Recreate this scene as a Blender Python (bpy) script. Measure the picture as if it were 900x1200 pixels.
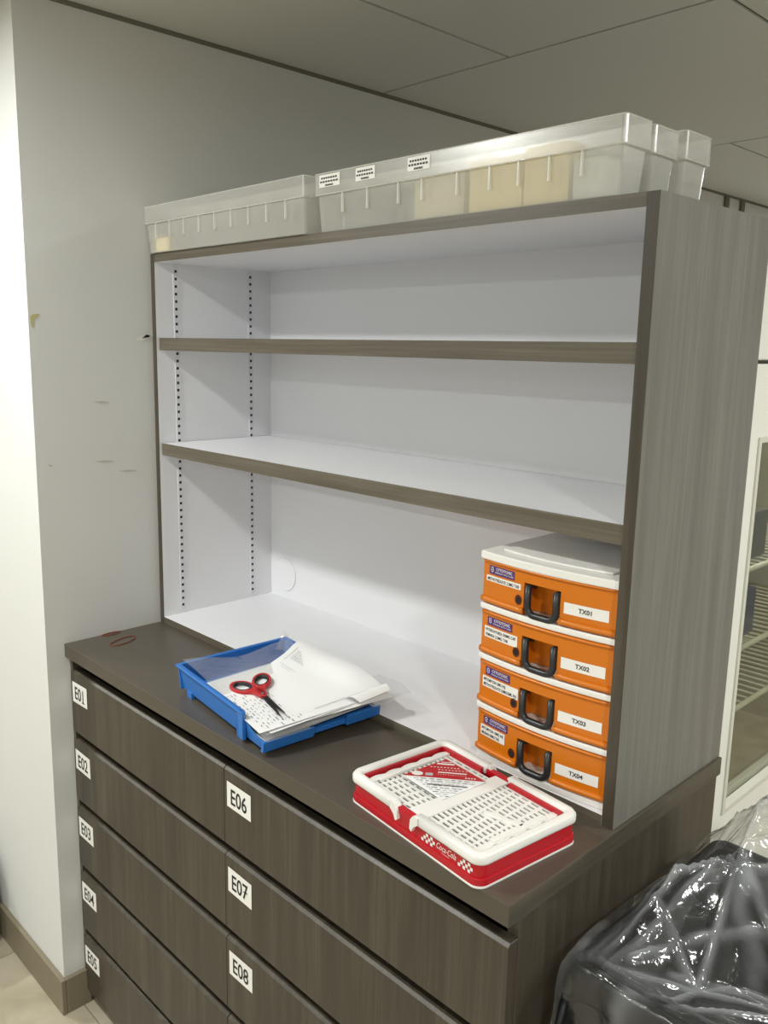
import bpy, bmesh, math, random
from mathutils import Vector, Matrix, noise
from mathutils.geometry import tessellate_polygon

for o in list(bpy.data.objects):
    bpy.data.objects.remove(o, do_unlink=True)
SC = bpy.context.scene
COL = SC.collection
PI = math.pi

# ------------------------------------------------------------------ camera
YAW, PITCH, ROLL, FPX = 0.813, -0.185, 0.0157, 1007.35
PX, PY = 423.8, 592.9
cy_, sy_, cp_, sp_ = math.cos(YAW), math.sin(YAW), math.cos(PITCH), math.sin(PITCH)
fwd = Vector((-sy_ * cp_, cy_ * cp_, sp_)); rgt = Vector((cy_, sy_, 0)); upv = rgt.cross(fwd)
r2 = rgt * math.cos(ROLL) + upv * math.sin(ROLL)
u2 = -rgt * math.sin(ROLL) + upv * math.cos(ROLL)
cam = bpy.data.cameras.new('camera')
cam_o = bpy.data.objects.new('camera', cam); COL.objects.link(cam_o)
cam.sensor_fit = 'VERTICAL'; cam.sensor_height = 24.0; cam.sensor_width = 18.0
cam.lens = FPX / 1200 * 24.0
cam.shift_x = (450 - PX) / 1200; cam.shift_y = (PY - 600) / 1200
cam.clip_start = 0.02
mw = Matrix((r2, u2, -fwd)).transposed().to_4x4()
mw.translation = Vector((1.7549, -0.7656, 1.5553))
cam_o.matrix_world = mw
SC.camera = cam_o

# ------------------------------------------------------------------ world, exposure, lamps
w = bpy.data.worlds.new('world'); SC.world = w; w.use_nodes = True
w.node_tree.nodes['Background'].inputs[0].default_value = (0.9, 0.92, 0.85, 1)
w.node_tree.nodes['Background'].inputs[1].default_value = 0.05
SC.view_settings.view_transform = 'Standard'; SC.view_settings.look = 'None'
SC.view_settings.gamma = 1; SC.view_settings.use_curve_mapping = False
SC.view_settings.exposure = 0.22
ZC = 2.214
# recessed ceiling lamps: x, y, watts
LAMPS = [(-1.5, -0.75, 22), (0.12, -0.75, 18.5), (2.4, -0.75, 18), (2.4, 1.0, 20)] + [(x, y, 21) for x in (0.3, 2.4) for y in (-2.7, -4.6, -6.4)] + [(3.0, 2.4, 18), (1.0, 3.4, 18)]
LAMP_COLOR = (0.975, 1.0, 0.965)

# ------------------------------------------------------------------ helpers
def lin(h):
    h = h.lstrip('#'); r = []
    for i in (0, 2, 4):
        c = int(h[i:i + 2], 16) / 255
        r.append(c / 12.92 if c <= .04045 else ((c + .055) / 1.055) ** 2.4)
    return (*r, 1)

MATS = {}
def new_mat(name):
    m = bpy.data.materials.new(name); m.use_nodes = True
    MATS[name] = m
    nt = m.node_tree
    return m, nt, nt.nodes['Principled BSDF']

def plain(name, col, rough=.5, metal=0, bump=0, bscale=200, var=0, vscale=8, coat=0):
    m, nt, b = new_mat(name)
    b.inputs['Base Color'].default_value = lin(col)
    b.inputs['Roughness'].default_value = rough
    b.inputs['Metallic'].default_value = metal
    if coat: b.inputs['Coat Weight'].default_value = coat
    tc = nt.nodes.new('ShaderNodeTexCoord')
    if var:
        n = nt.nodes.new('ShaderNodeTexNoise'); n.inputs['Scale'].default_value = vscale; n.inputs['Detail'].default_value = 5
        nt.links.new(tc.outputs['Object'], n.inputs['Vector'])
        mx = nt.nodes.new('ShaderNodeMixRGB'); c = lin(col)
        mx.inputs[1].default_value = tuple(x * (1 - var) for x in c[:3]) + (1,)
        mx.inputs[2].default_value = tuple(min(1, x * (1 + var)) for x in c[:3]) + (1,)
        nt.links.new(n.outputs['Fac'], mx.inputs[0]); nt.links.new(mx.outputs[0], b.inputs['Base Color'])
    if bump:
        n = nt.nodes.new('ShaderNodeTexNoise'); n.inputs['Scale'].default_value = bscale; n.inputs['Detail'].default_value = 3
        nt.links.new(tc.outputs['Object'], n.inputs['Vector'])
        bp = nt.nodes.new('ShaderNodeBump'); bp.inputs['Strength'].default_value = bump; bp.inputs['Distance'].default_value = .001
        nt.links.new(n.outputs['Fac'], bp.inputs['Height']); nt.links.new(bp.outputs[0], b.inputs['Normal'])
    return m

def wood(name, c1, c2, c3, axis='z', rough=.42, k=1.0):
    """grey-brown laminate with streaks running along one axis"""
    m, nt, b = new_mat(name)
    tc = nt.nodes.new('ShaderNodeTexCoord')
    oi = nt.nodes.new('ShaderNodeObjectInfo'); vo = nt.nodes.new('ShaderNodeVectorMath'); vo.operation = 'SCALE'; vo.inputs[0].default_value = (3.1, 5.3, 7.7)
    nt.links.new(oi.outputs['Random'], vo.inputs['Scale'])
    va = nt.nodes.new('ShaderNodeVectorMath'); nt.links.new(tc.outputs['Object'], va.inputs[0]); nt.links.new(vo.outputs[0], va.inputs[1])
    def streak(sl, st, det, dist):
        mp = nt.nodes.new('ShaderNodeMapping')
        s = [st * k] * 3; s['xyz'.index(axis)] = sl
        mp.inputs['Scale'].default_value = s
        nt.links.new(va.outputs[0], mp.inputs['Vector'])
        n = nt.nodes.new('ShaderNodeTexNoise'); n.inputs['Scale'].default_value = 1; n.inputs['Detail'].default_value = det
        n.inputs['Distortion'].default_value = dist; n.inputs['Roughness'].default_value = .6
        nt.links.new(mp.outputs[0], n.inputs['Vector']); return n
    a = streak(1.6, 32, 4, .7); f = streak(4, 240, 3, .1)
    r = nt.nodes.new('ShaderNodeValToRGB')
    r.color_ramp.elements[0].position = .28; r.color_ramp.elements[0].color = lin(c1)
    r.color_ramp.elements[1].position = .74; r.color_ramp.elements[1].color = lin(c3)
    e = r.color_ramp.elements.new(.5); e.color = lin(c2)
    add = nt.nodes.new('ShaderNodeMath'); add.operation = 'MULTIPLY_ADD'; add.inputs[1].default_value = .6; 
    sc = nt.nodes.new('ShaderNodeMath'); sc.operation = 'MULTIPLY'; sc.inputs[1].default_value = .42
    nt.links.new(f.outputs['Fac'], sc.inputs[0])
    nt.links.new(a.outputs['Fac'], add.inputs[0]); nt.links.new(sc.outputs[0], add.inputs[2])
    nt.links.new(add.outputs[0], r.inputs[0]); nt.links.new(r.outputs[0], b.inputs['Base Color'])
    b.inputs['Roughness'].default_value = rough
    bp = nt.nodes.new('ShaderNodeBump'); bp.inputs['Strength'].default_value = .15; bp.inputs['Distance'].default_value = .0005
    nt.links.new(f.outputs['Fac'], bp.inputs['Height']); nt.links.new(bp.outputs[0], b.inputs['Normal'])
    return m

def film_fac(nt, lw, f0):
    pw = nt.nodes.new('ShaderNodeMath'); pw.operation = 'POWER'; pw.inputs[1].default_value = 4
    ma = nt.nodes.new('ShaderNodeMath'); ma.operation = 'MULTIPLY_ADD'; ma.inputs[1].default_value = .85 - f0; ma.inputs[2].default_value = f0
    nt.links.new(lw.outputs['Facing'], pw.inputs[0]); nt.links.new(pw.outputs[0], ma.inputs[0])
    return ma.outputs[0]

def clear(name, tint, transp, rough, gloss=.25, bump=0, bscale=30, translucent=True):
    """thin clear or frosted plastic: see-through share + milky share + gloss"""
    m, nt, b = new_mat(name)
    nt.nodes.remove(b); out = nt.nodes['Material Output']
    tr = nt.nodes.new('ShaderNodeBsdfTransparent'); tr.inputs[0].default_value = (.97, .97, .96, 1)
    df = nt.nodes.new('ShaderNodeBsdfDiffuse'); df.inputs[0].default_value = lin(tint)
    tl = nt.nodes.new('ShaderNodeBsdfTranslucent'); tl.inputs[0].default_value = lin(tint)
    gl = nt.nodes.new('ShaderNodeBsdfGlossy'); gl.inputs['Roughness'].default_value = rough
    m0 = nt.nodes.new('ShaderNodeMixShader'); m0.inputs[0].default_value = .5 if translucent else 0
    m1 = nt.nodes.new('ShaderNodeMixShader'); m1.inputs[0].default_value = 1 - transp
    m2 = nt.nodes.new('ShaderNodeMixShader')
    fr = nt.nodes.new('ShaderNodeLayerWeight'); fr.inputs[0].default_value = .5
    fp = film_fac(nt, fr, gloss * .25)
    L = nt.links
    L.new(df.outputs[0], m0.inputs[1]); L.new(tl.outputs[0], m0.inputs[2])
    L.new(tr.outputs[0], m1.inputs[1]); L.new(m0.outputs[0], m1.inputs[2])
    L.new(fp, m2.inputs[0]); L.new(m1.outputs[0], m2.inputs[1]); L.new(gl.outputs[0], m2.inputs[2])
    if bump:
        tc = nt.nodes.new('ShaderNodeTexCoord'); n = nt.nodes.new('ShaderNodeTexNoise')
        n.inputs['Scale'].default_value = bscale; n.inputs['Detail'].default_value = 4; n.inputs['Distortion'].default_value = 1.2
        L.new(tc.outputs['Object'], n.inputs['Vector'])
        bp = nt.nodes.new('ShaderNodeBump'); bp.inputs['Strength'].default_value = bump; bp.inputs['Distance'].default_value = .01
        L.new(n.outputs['Fac'], bp.inputs['Height']); L.new(bp.outputs[0], gl.inputs['Normal']); L.new(bp.outputs[0], fr.inputs['Normal'])
    L.new(m2.outputs[0], out.inputs[0])
    return m

class MB:
    """collects faces; build() links ONE mesh object"""
    def __init__(s): s.v = []; s.f = []; s.m = []; s.sm = []
    def face(s, pts, mat=0, smooth=False):
        i = len(s.v); s.v += [tuple(p) for p in pts]; s.f.append(tuple(range(i, i + len(pts)))); s.m.append(mat); s.sm.append(smooth)
    def add(s, verts, faces, mat=0, smooth=False):
        i = len(s.v); s.v += [tuple(p) for p in verts]
        for f in faces: s.f.append(tuple(k + i for k in f)); s.m.append(mat); s.sm.append(smooth)
    def box(s, a, b, mat=0, sides=None):
        """sides: dict of '-x','+x',... -> material index"""
        x0, y0, z0 = a; x1, y1, z1 = b
        V = [(x0, y0, z0), (x1, y0, z0), (x1, y1, z0), (x0, y1, z0), (x0, y0, z1), (x1, y0, z1), (x1, y1, z1), (x0, y1, z1)]
        F = {'-z': (0, 3, 2, 1), '+z': (4, 5, 6, 7), '-y': (0, 1, 5, 4), '+x': (1, 2, 6, 5), '+y': (2, 3, 7, 6), '-x': (3, 0, 4, 7)}
        i = len(s.v); s.v += V
        for k, f in F.items():
            s.f.append(tuple(j + i for j in f)); s.m.append((sides or {}).get(k, mat)); s.sm.append(False)
    def prism(s, poly, z0, z1, mat=0, fn=None, smooth=False):
        n = len(poly); fn = fn or (lambda x, y, z: (x, y, z))
        V = [fn(x, y, z0) for x, y in poly] + [fn(x, y, z1) for x, y in poly]
        F = [(i, (i + 1) % n, n + (i + 1) % n, n + i) for i in range(n)]
        s.add(V, F, mat, smooth)
        i = len(s.v) - 2 * n
        s.f.append(tuple(i + k for k in reversed(range(n)))); s.m.append(mat); s.sm.append(False)
        s.f.append(tuple(i + n + k for k in range(n))); s.m.append(mat); s.sm.append(False)
    def loft(s, rings, mat=0, smooth=True, close=True, cap=True):
        n = len(rings[0]); V = [p for r in rings for p in r]; F = []
        for a in range(len(rings) - 1):
            for i in range(n if close else n - 1):
                j = (i + 1) % n
                F.append((a * n + i, a * n + j, (a + 1) * n + j, (a + 1) * n + i))
        if cap:
            F.append(tuple(reversed(range(n)))); F.append(tuple((len(rings) - 1) * n + i for i in range(n)))
        s.add(V, F, mat, smooth)
    def tube(s, path, r, n=10, mat=0, closed=False):
        P = [Vector(p) for p in path]; rings = []; N = len(P); ref = None
        for i, p in enumerate(P):
            if closed: t = (P[(i + 1) % N] - P[i - 1]).normalized()
            else: t = (P[min(i + 1, N - 1)] - P[max(i - 1, 0)]).normalized()
            if ref is None:
                ref = Vector((0, 0, 1)) if abs(t.z) < .9 else Vector((1, 0, 0))
            a = (ref - t * ref.dot(t)).normalized(); ref = a; b = t.cross(a)
            rr = r[i] if isinstance(r, (list, tuple)) else r
            rings.append([p + a * rr * math.cos(2 * PI * k / n) + b * rr * math.sin(2 * PI * k / n) for k in range(n)])
        if closed: rings.append(rings[0])
        s.loft(rings, mat, True, True, not closed)
    def grid(s, nu, nv, fn, mat=0, smooth=True):
        V = [fn(i / nu, j / nv) for j in range(nv + 1) for i in range(nu + 1)]
        F = [(j * (nu + 1) + i, j * (nu + 1) + i + 1, (j + 1) * (nu + 1) + i + 1, (j + 1) * (nu + 1) + i) for j in range(nv) for i in range(nu)]
        s.add(V, F, mat, smooth)
    def text(s, string, h, fn, mat=1, cond=1.0, align='LEFT', shear=0, bold=0, fit=None):
        """fn(s,t) maps text metres to a 3-D point; h = capital height"""
        V, F = glyphs(string, align, shear, bold)
        k = h / .69
        if fit: cond = fit / (k * max(x for x, y in V))
        s.add([fn(x * k * cond, y * k) for x, y in V], F, mat)
    def build(s, name, mats, parent=None, bevel=0, seg=2, solid=0, loc=None, sub=0):
        me = bpy.data.meshes.new(name); me.from_pydata(s.v, [], s.f)
        for m in (mats if isinstance(mats, (list, tuple)) else [mats]): me.materials.append(MATS[m] if isinstance(m, str) else m)
        me.polygons.foreach_set('material_index', s.m); me.polygons.foreach_set('use_smooth', s.sm); me.update()
        o = bpy.data.objects.new(name, me); COL.objects.link(o)
        if parent: o.parent = parent
        if loc: o.location = loc
        if solid:
            q = o.modifiers.new('solid', 'SOLIDIFY'); q.thickness = solid; q.offset = 0
        if bevel:
            q = o.modifiers.new('bevel', 'BEVEL'); q.width = bevel; q.segments = seg; q.limit_method = 'ANGLE'; q.angle_limit = .6
        if sub:
            q = o.modifiers.new('sub', 'SUBSURF'); q.levels = q.render_levels = sub
        return o

_gl = {}
def glyphs(string, align='LEFT', shear=0, bold=0):
    key = (string, align, shear, bold)
    if key not in _gl:
        c = bpy.data.curves.new('txt', 'FONT'); c.body = string; c.align_x = align; c.size = 1; c.shear = shear; c.offset = bold
        c.resolution_u = 3
        o = bpy.data.objects.new('txt', c); COL.objects.link(o)
        dg = bpy.context.evaluated_depsgraph_get(); me = o.evaluated_get(dg).to_mesh()
        _gl[key] = ([(v.co.x, v.co.y) for v in me.vertices], [tuple(p.vertices) for p in me.polygons])
        bpy.data.objects.remove(o, do_unlink=True); bpy.data.curves.remove(c)
    return _gl[key]

def tag(o, label=None, cat=None, group=None, kind=None):
    if label: o['label'] = label
    if cat: o['category'] = cat
    if group: o['group'] = group
    if kind: o['kind'] = kind
    return o
def thing(name, label, cat, loc=(0, 0, 0), rz=0, group=None):
    o = bpy.data.objects.new(name, None); COL.objects.link(o); o.empty_display_size = .05
    o.location = loc; o.rotation_euler = (0, 0, rz)
    return tag(o, label, cat, group)
def struct(name, mb, mats, **k):
    return tag(mb.build(name, mats, **k), kind='structure')
def copy_tree(o, parent=None):
    c = o.copy(); COL.objects.link(c); c.parent = parent
    for ch in list(o.children): copy_tree(ch, c)
    return c
def rrect(x0, y0, x1, y1, r, n=5):
    P = []
    for cx, cy, a in ((x1 - r, y0 + r, -PI / 2), (x1 - r, y1 - r, 0), (x0 + r, y1 - r, PI / 2), (x0 + r, y0 + r, PI)):
        for i in range(n + 1):
            t = a + PI / 2 * i / n; P.append((cx + r * math.cos(t), cy + r * math.sin(t)))
    return P

# ------------------------------------------------------------------ materials
plain('wall_paint', '#d4d4d1', .75, bump=.12, bscale=260, var=.03, vscale=3)
plain('ceiling_board', '#cfcfca', .85, bump=.1, bscale=300)
plain('dark_gap', '#1b1a17', .9)
plain('seam_grey', '#4c4a42', .9)
plain('skirting', '#7d7360', .5, var=.08, vscale=10)
plain('mullion', '#6f6c60', .6)
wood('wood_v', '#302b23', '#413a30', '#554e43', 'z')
wood('wood_h', '#474136', '#5d564a', '#746c60', 'x')
wood('wood_y', '#3c372e', '#4c463b', '#5e574b', 'y')
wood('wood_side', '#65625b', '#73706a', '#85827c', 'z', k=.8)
plain('worktop', '#4e473d', .38, bump=.05, bscale=500, var=.03, vscale=60)
plain('white_laminate', '#e2e2e5', .35)
plain('black', '#0e0d0c', .7)
plain('sticker', '#e9e7e2', .45)
plain('ink', '#17171a', .6)
plain('grey_ink', '#77777a', .6)
plain('pale_ink', '#b3b3b4', .6)
plain('steel', '#a9a9a6', .3, metal=1)
plain('rail_white', '#d9d9de', .4)
plain('orange', '#cd7110', .32)
plain('case_white', '#e8e6e1', .35)
plain('handle_black', '#26282a', .35)
plain('purple', '#4b2a72', .45)
plain('hole_red', '#4a1208', .5)
plain('blue', '#2a6fbd', .35)
plain('paper', '#e4e4e4', .7)
plain('red', '#b3101f', .32)
plain('scissor_red', '#b21a22', .35)
plain('blade', '#2c2c2e', .3, metal=.7)
plain('crate_white', '#e3e1dd', .35)
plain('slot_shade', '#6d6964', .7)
plain('rubber', '#7a3a22', .6)
plain('bin_black', '#0e1014', .45)
plain('fridge_white', '#e6e5dc', .3)
plain('fridge_in', '#8f886e', .6)
plain('fridge_dark', '#202220', .6)
plain('rack_white', '#cfcdc0', .4)
plain('carton_cream', '#d9d0b4', .6)
plain('packet_yellow', '#eedca6', .6)
plain('packet_white', '#dcdcd6', .6)
plain('blue_dark', '#1c3566', .5)
plain('yellow_mark', '#bdb47c', .8)
plain('plaster_chip', '#e2e1da', .9)
plain('scuff', '#bdbbb0', .9)
clear('tub_plastic', '#f6f5f0', .70, .25, .25)
clear('tub_edge', '#fbfaf6', .25, .2, .3)
clear('film', '#f4f6f8', .82, .10, .35, bump=.35, bscale=25)
clear('liner', '#e6e9ee', .955, .14, .28, bump=.22, bscale=30)
ln_nt = MATS['liner'].node_tree
at_ = ln_nt.nodes.new('ShaderNodeAttribute'); at_.attribute_name = 'fold_haze'  # milky share: denser film at folds, with highlights and haze painted in
mr_ = ln_nt.nodes.new('ShaderNodeMapRange'); mr_.inputs[3].default_value = .022; mr_.inputs[4].default_value = .55
ln_nt.links.new(at_.outputs['Fac'], mr_.inputs[0])
for n_ in list(ln_nt.nodes):
    if n_.type == 'MIX_SHADER' and any(l.from_node.type == 'BSDF_TRANSPARENT' for l in n_.inputs[1].links): ln_nt.links.new(mr_.outputs[0], n_.inputs[0])
MATS['bin_black'].node_tree.nodes['Principled BSDF'].inputs['Specular IOR Level'].default_value = .3
m, nt, b = new_mat('glass'); nt.nodes.remove(b)
tr = nt.nodes.new('ShaderNodeBsdfTransparent'); gl = nt.nodes.new('ShaderNodeBsdfGlossy'); gl.inputs['Roughness'].default_value = .02
tr.inputs[0].default_value = (.85, .86, .8, 1)
mx = nt.nodes.new('ShaderNodeMixShader'); lw = nt.nodes.new('ShaderNodeLayerWeight'); lw.inputs[0].default_value = .5
nt.links.new(film_fac(nt, lw, .06), mx.inputs[0]); nt.links.new(tr.outputs[0], mx.inputs[1]); nt.links.new(gl.outputs[0], mx.inputs[2])
nt.links.new(mx.outputs[0], nt.nodes['Material Output'].inputs[0])
m, nt, b = new_mat('lamp_glow'); b.inputs['Emission Color'].default_value = (*LAMP_COLOR, 1); b.inputs['Emission Strength'].default_value = 12
b.inputs['Base Color'].default_value = (.9, .9, .88, 1)
# beige marbled floor
m, nt, b = new_mat('floor_tile')
tc = nt.nodes.new('ShaderNodeTexCoord'); n = nt.nodes.new('ShaderNodeTexNoise'); n.inputs['Scale'].default_value = 4; n.inputs['Detail'].default_value = 8; n.inputs['Distortion'].default_value = 1.8
nt.links.new(tc.outputs['Object'], n.inputs['Vector'])
r = nt.nodes.new('ShaderNodeValToRGB'); r.color_ramp.elements[0].position = .3; r.color_ramp.elements[0].color = lin('#978c76'); r.color_ramp.elements[1].position = .7; r.color_ramp.elements[1].color = lin('#b9b09c')
nt.links.new(n.outputs['Fac'], r.inputs[0]); nt.links.new(r.outputs[0], b.inputs['Base Color']); b.inputs['Roughness'].default_value = .35

# ------------------------------------------------------------------ the room
RX0, RX1, RY0, RY1 = -2.6, 4.4, -7.2, 5.2
YC = -0.04
mb = MB(); mb.box((RX0, RY0, -.06), (RX1, RY1, -.004)); fl = struct('floor', mb, 'seam_grey')
tm = MB(); tm.box((.001, .001, -.004), (.599, .599, 0)); 
tile0 = None
for i in range(12):
    for j in range(7):
        x, y = RX0 + .58 * i, -3.6 + .6 * j
        if x > RX1 - .3 or y > .5: continue
        if tile0 is None: t = tile0 = tm.build('floor_tile', 'floor_tile', fl)
        else: t = tile0.copy(); COL.objects.link(t)
        t.location = (x, y, 0); t.scale = (.58 / .6, 1, 1)
mb = MB(); mb.box((RX0, .5, -.004), (RX1, RY1, 0)); mb.build('floor_beyond', 'floor_tile', fl)
mb = MB(); mb.box((RX0, RY0, -.004), (RX1, -3.6, 0)); mb.build('floor_beyond', 'floor_tile', fl)
# ceiling: backing, then each board hung below with a dark joint between
mb = MB(); mb.box((RX0, RY0, ZC + .004), (RX1, RY1, ZC + .06)); ce = struct('ceiling', mb, 'seam_grey')
ys = [-7.2, -6.175, -4.985, -3.795, -2.605, -1.415, -.235, .945, 2.105, 3.27, 4.43, 5.2]
for j in range(len(ys) - 1):
    off = .42 if j % 2 == 0 else .93
    xs = [RX0] + [off + 1.2 * k for k in range(-4, 5) if RX0 + .1 < off + 1.2 * k < RX1 - .1] + [RX1]
    for a, b_ in zip(xs[:-1], xs[1:]):
        # boards stop at the wall face
        if ys[j + 1] > YC and a < 0:
            if b_ <= 0 and ys[j] > YC: continue
            if ys[j] > YC: a = 0
        mb = MB(); mb.box((a + .004, ys[j] + .004, ZC), (b_ - .004, ys[j + 1] - .004, ZC + .012))
        mb.build('ceiling_board', 'ceiling_board', ce)
mb = MB(); mb.box((RX0, YC, 0), (0, RY1, ZC + .004)); wl = struct('wall_left', mb, 'wall_paint')
mb = MB(); mb.box((RX0, RY1 - .1, 0), (RX1, RY1, ZC)); struct('wall_back', mb, 'wall_paint')
mb = MB(); mb.box((RX1, RY0, 0), (RX1 + .1, RY1, ZC)); struct('wall_right', mb, 'wall_paint')
mb = MB(); mb.box((RX0, RY0 - .1, 0), (RX1, RY0, ZC)); struct('wall_rear', mb, 'wall_paint')
mb = MB(); mb.box((RX0 - .1, RY0, 0), (RX0, YC, ZC)); struct('wall_side', mb, 'wall_paint')
# dark joint where the ceiling meets the wall
mb = MB(); mb.box((0, YC, ZC - .008), (.006, RY1 - .1, ZC)); struct('trim_1', mb, 'mullion')
for k, y in enumerate((3.0, 3.155)):
    mb = MB(); mb.box((0, y, .1), (.012, y + .035, ZC - .008)); struct('trim_%d' % (k + 2), mb, 'mullion', bevel=.002)
# skirting
mb = MB(); mb.box((RX0, YC - .012, 0), (.012, YC, .09)); mb.box((0, YC, 0), (.012, .02, .09)); struct('baseboard_left', mb, 'skirting', bevel=.002)
# scuffs and chips on the grey wall (its own shapes)
def wall_patch(name, pts, mat):
    mb = MB(); mb.face([(0.0006, y, z) for y, z in pts], 0); mb.build(name, mat, wl)
random.seed(3)
wall_patch('tape_remnant', [(-.034, 1.580), (-.036, 1.602), (-.030, 1.606), (-.016, 1.608), (-.020, 1.601), (-.029, 1.598), (-.0305, 1.581)], 'yellow_mark')
wall_patch('plaster_chip', [(.196, 1.560), (.208, 1.566), (.222, 1.569), (.232, 1.572), (.227, 1.560), (.210, 1.557)], 'plaster_chip')
mb = MB(); mb.prism([(.214, 1.563), (.230, 1.565), (.234, 1.569), (.225, 1.571)], 0, .0012, 0, fn=lambda x, y, z: (.0004 + z, x, y)); mb.build('wall_hole', 'dark_gap', wl)
for y, z, l in ((.09, 1.426, .038), (.086, 1.296, .048), (.144, 1.270, .045), (-.017, 1.297, .012)):
    wall_patch('scuff', [(y, z), (y + l * .5, z - .0035), (y + l, z - .004), (y + l, z - .0015), (y + l * .5, z + .001)], 'scuff')

# recessed ceiling lamps, out of the picture: they light the room
for k, (x, y, P) in enumerate(LAMPS):
    t = thing('recessed_lamp', 'round recessed ceiling lamp with a white trim ring', 'lamp', (x, y, ZC), group='recessed lamps in the ceiling')
    mb = MB(); R_ = [[(r_ * math.cos(2 * PI * i / 32), r_ * math.sin(2 * PI * i / 32), z) for i in range(32)] for r_, z in ((.105, 0), (.102, -.006), (.085, -.006), (.08, 0))]
    mb.loft(R_, cap=False); mb.build('trim_ring', 'fridge_white', t)
    mb = MB(); mb.prism([(.079 * math.cos(2 * PI * i / 32), .079 * math.sin(2 * PI * i / 32)) for i in range(32)], -.0015, 0); mb.build('diffuser', 'lamp_glow', t)
    L = bpy.data.lights.new('lamp_light', 'AREA'); L.shape = 'DISK'; L.size = .15; L.energy = P; L.color = LAMP_COLOR; L.spread = 3.1
    lo = bpy.data.objects.new('lamp_light', L); COL.objects.link(lo); lo.parent = t; lo.location = (0, 0, -.004)

# ------------------------------------------------------------------ drawer cabinets and worktop
tops = [.839, .6765, .512, .3475, .183]; bots = [.6955, .531, .3665, .202, .039]
def cabinet(x0, x1, codes, label, right_end):
    t = thing('drawer_cabinet', label, 'cabinet', (x0, 0, 0), group='drawer cabinets under the worktop')
    W = x1 - x0
    mb = MB(); mb.box((.004, .055, .03), (W - (.02 if right_end else .004), .56, .868)); mb.build('carcass', 'black', t)
    mb = MB(); mb.box((.004, .06, 0), (W - .004, .075, .03)); mb.build('toe_kick', 'black', t)
    if right_end:
        mb = MB(); mb.box((W - .018, .0305, 0), (W, .568, .869)); mb.build('side_panel', 'wood_v', t, bevel=.0008)
    else:
        mb = MB(); mb.box((.001, .012, .035), (.012, .05, .869)); mb.build('filler_strip', 'worktop', t)
    for k in range(5):
        a, z0, z1 = (0 if right_end else .004), bots[k], tops[k]
        mb = MB()
        xa, xb = a + .0007, W - .0007
        mb.prism([(.010, z0), (.030, z0), (.030, z1), (.0150, z1), (.010, z1 - .0042)], xa, xb, fn=lambda y, z, x: (x, y, z))
        d = mb.build('drawer', ['wood_v'], t, bevel=.0005, seg=1)
        mb = MB(); mb.box((xa + .01, .03, z0 + .01), (xb - .02, .054, z1 - .04), 0); mb.build('drawer_box', 'black', d)
        if codes[k]:
            mb = MB(); lx = a + (.0095 if right_end else .008); lz = z1 - .0235 - (.0 if k else .0)
            w_, h_ = .069, .047
            tl = [random.uniform(-.0015, .0015) for _ in range(2)]
            mb.face([(lx, .0094, lz - h_ + tl[0]), (lx + w_, .0094, lz - h_ + tl[1]), (lx + w_, .0094, lz + tl[1]), (lx, .0094, lz + tl[0])], 0)
            mb.text(codes[k], .028, lambda s_, q: (lx + .034 + s_, .0090, lz - .038 + q), 1, cond=.80, align='CENTER', bold=.012)
            if codes[k] == 'E01': mb.face([(lx + w, .0090, lz - z_) for w, z_ in ((.0445, .0395), (.0565, .0395), (.0565, .0370), (.0445, .0370))], 1)
            if codes[k] == 'E07': mb.face([(lx + w, .0090, lz - z_) for w, z_ in ((.0455, .0265), (.0575, .0258), (.0575, .0235), (.0455, .0242))], 1)
            mb.build('drawer_label', ['sticker', 'ink'], d)
    return t
random.seed(1)
cabinet(0.0, .600, ['E01', 'E02', 'E03', 'E04', 'E05'], 'grey-brown laminate drawer cabinet labelled E01 to E05 beside the wall', False)
cabinet(.600, 1.208, ['E06', 'E07', 'E08', 'E09', 'E10'], 'grey-brown laminate drawer cabinet labelled E06 onwards beside the bin', True)
t = thing('worktop', 'long taupe laminate worktop lying over both drawer cabinets', 'worktop', (0, 0, .87))
mb = MB(); mb.box((.001, 0, 0), (1.213, .57, .03), 0, {'-y': 0, '+x': 1}); mb.build('slab', ['worktop', 'wood_y'], t, bevel=.0012)

# ------------------------------------------------------------------ open shelf unit standing on the worktop
HZ, HT, HD0, HD1, HW, TH = .90, 1.745, .24, .57, 1.208, .018
t = thing('shelf_unit', 'open hutch shelf unit, white inside with grey wood edges', 'shelf unit', (0, HD0, HZ))
D = HD1 - HD0; H = HT - HZ
mb = MB(); mb.box((.001, 0, 0), (TH, D, H), 0, {'+x': 1}); mb.build('side_panel', ['wood_v', 'white_laminate'], t, bevel=.0006)
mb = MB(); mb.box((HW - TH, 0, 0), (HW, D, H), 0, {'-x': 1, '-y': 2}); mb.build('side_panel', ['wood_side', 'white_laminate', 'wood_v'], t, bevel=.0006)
mb = MB(); mb.box((TH, 0, H - TH), (HW - TH, D, H), 0, {'-z': 1}); mb.build('top_panel', ['wood_h', 'white_laminate'], t)
mb = MB(); mb.box((TH, 0, 0), (HW - TH, D, .015), 1, {'-y': 0}); mb.build('bottom_panel', ['wood_h', 'white_laminate'], t)
mb = MB(); mb.box((TH, D - .012, .015), (HW - TH, D - .001, H - TH)); bp_ = mb.build('back_panel', 'white_laminate', t)
mb = MB(); mb.prism([(.076 + .043 * math.cos(2 * PI * i / 48), .061 + .043 * math.sin(2 * PI * i / 48)) for i in range(48)], 0, .003, 0, fn=lambda x, y, z: (x, D - .012 - z, y + .015))
g = mb.build('cable_cover', 'white_laminate', bp_, bevel=.0015)
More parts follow.
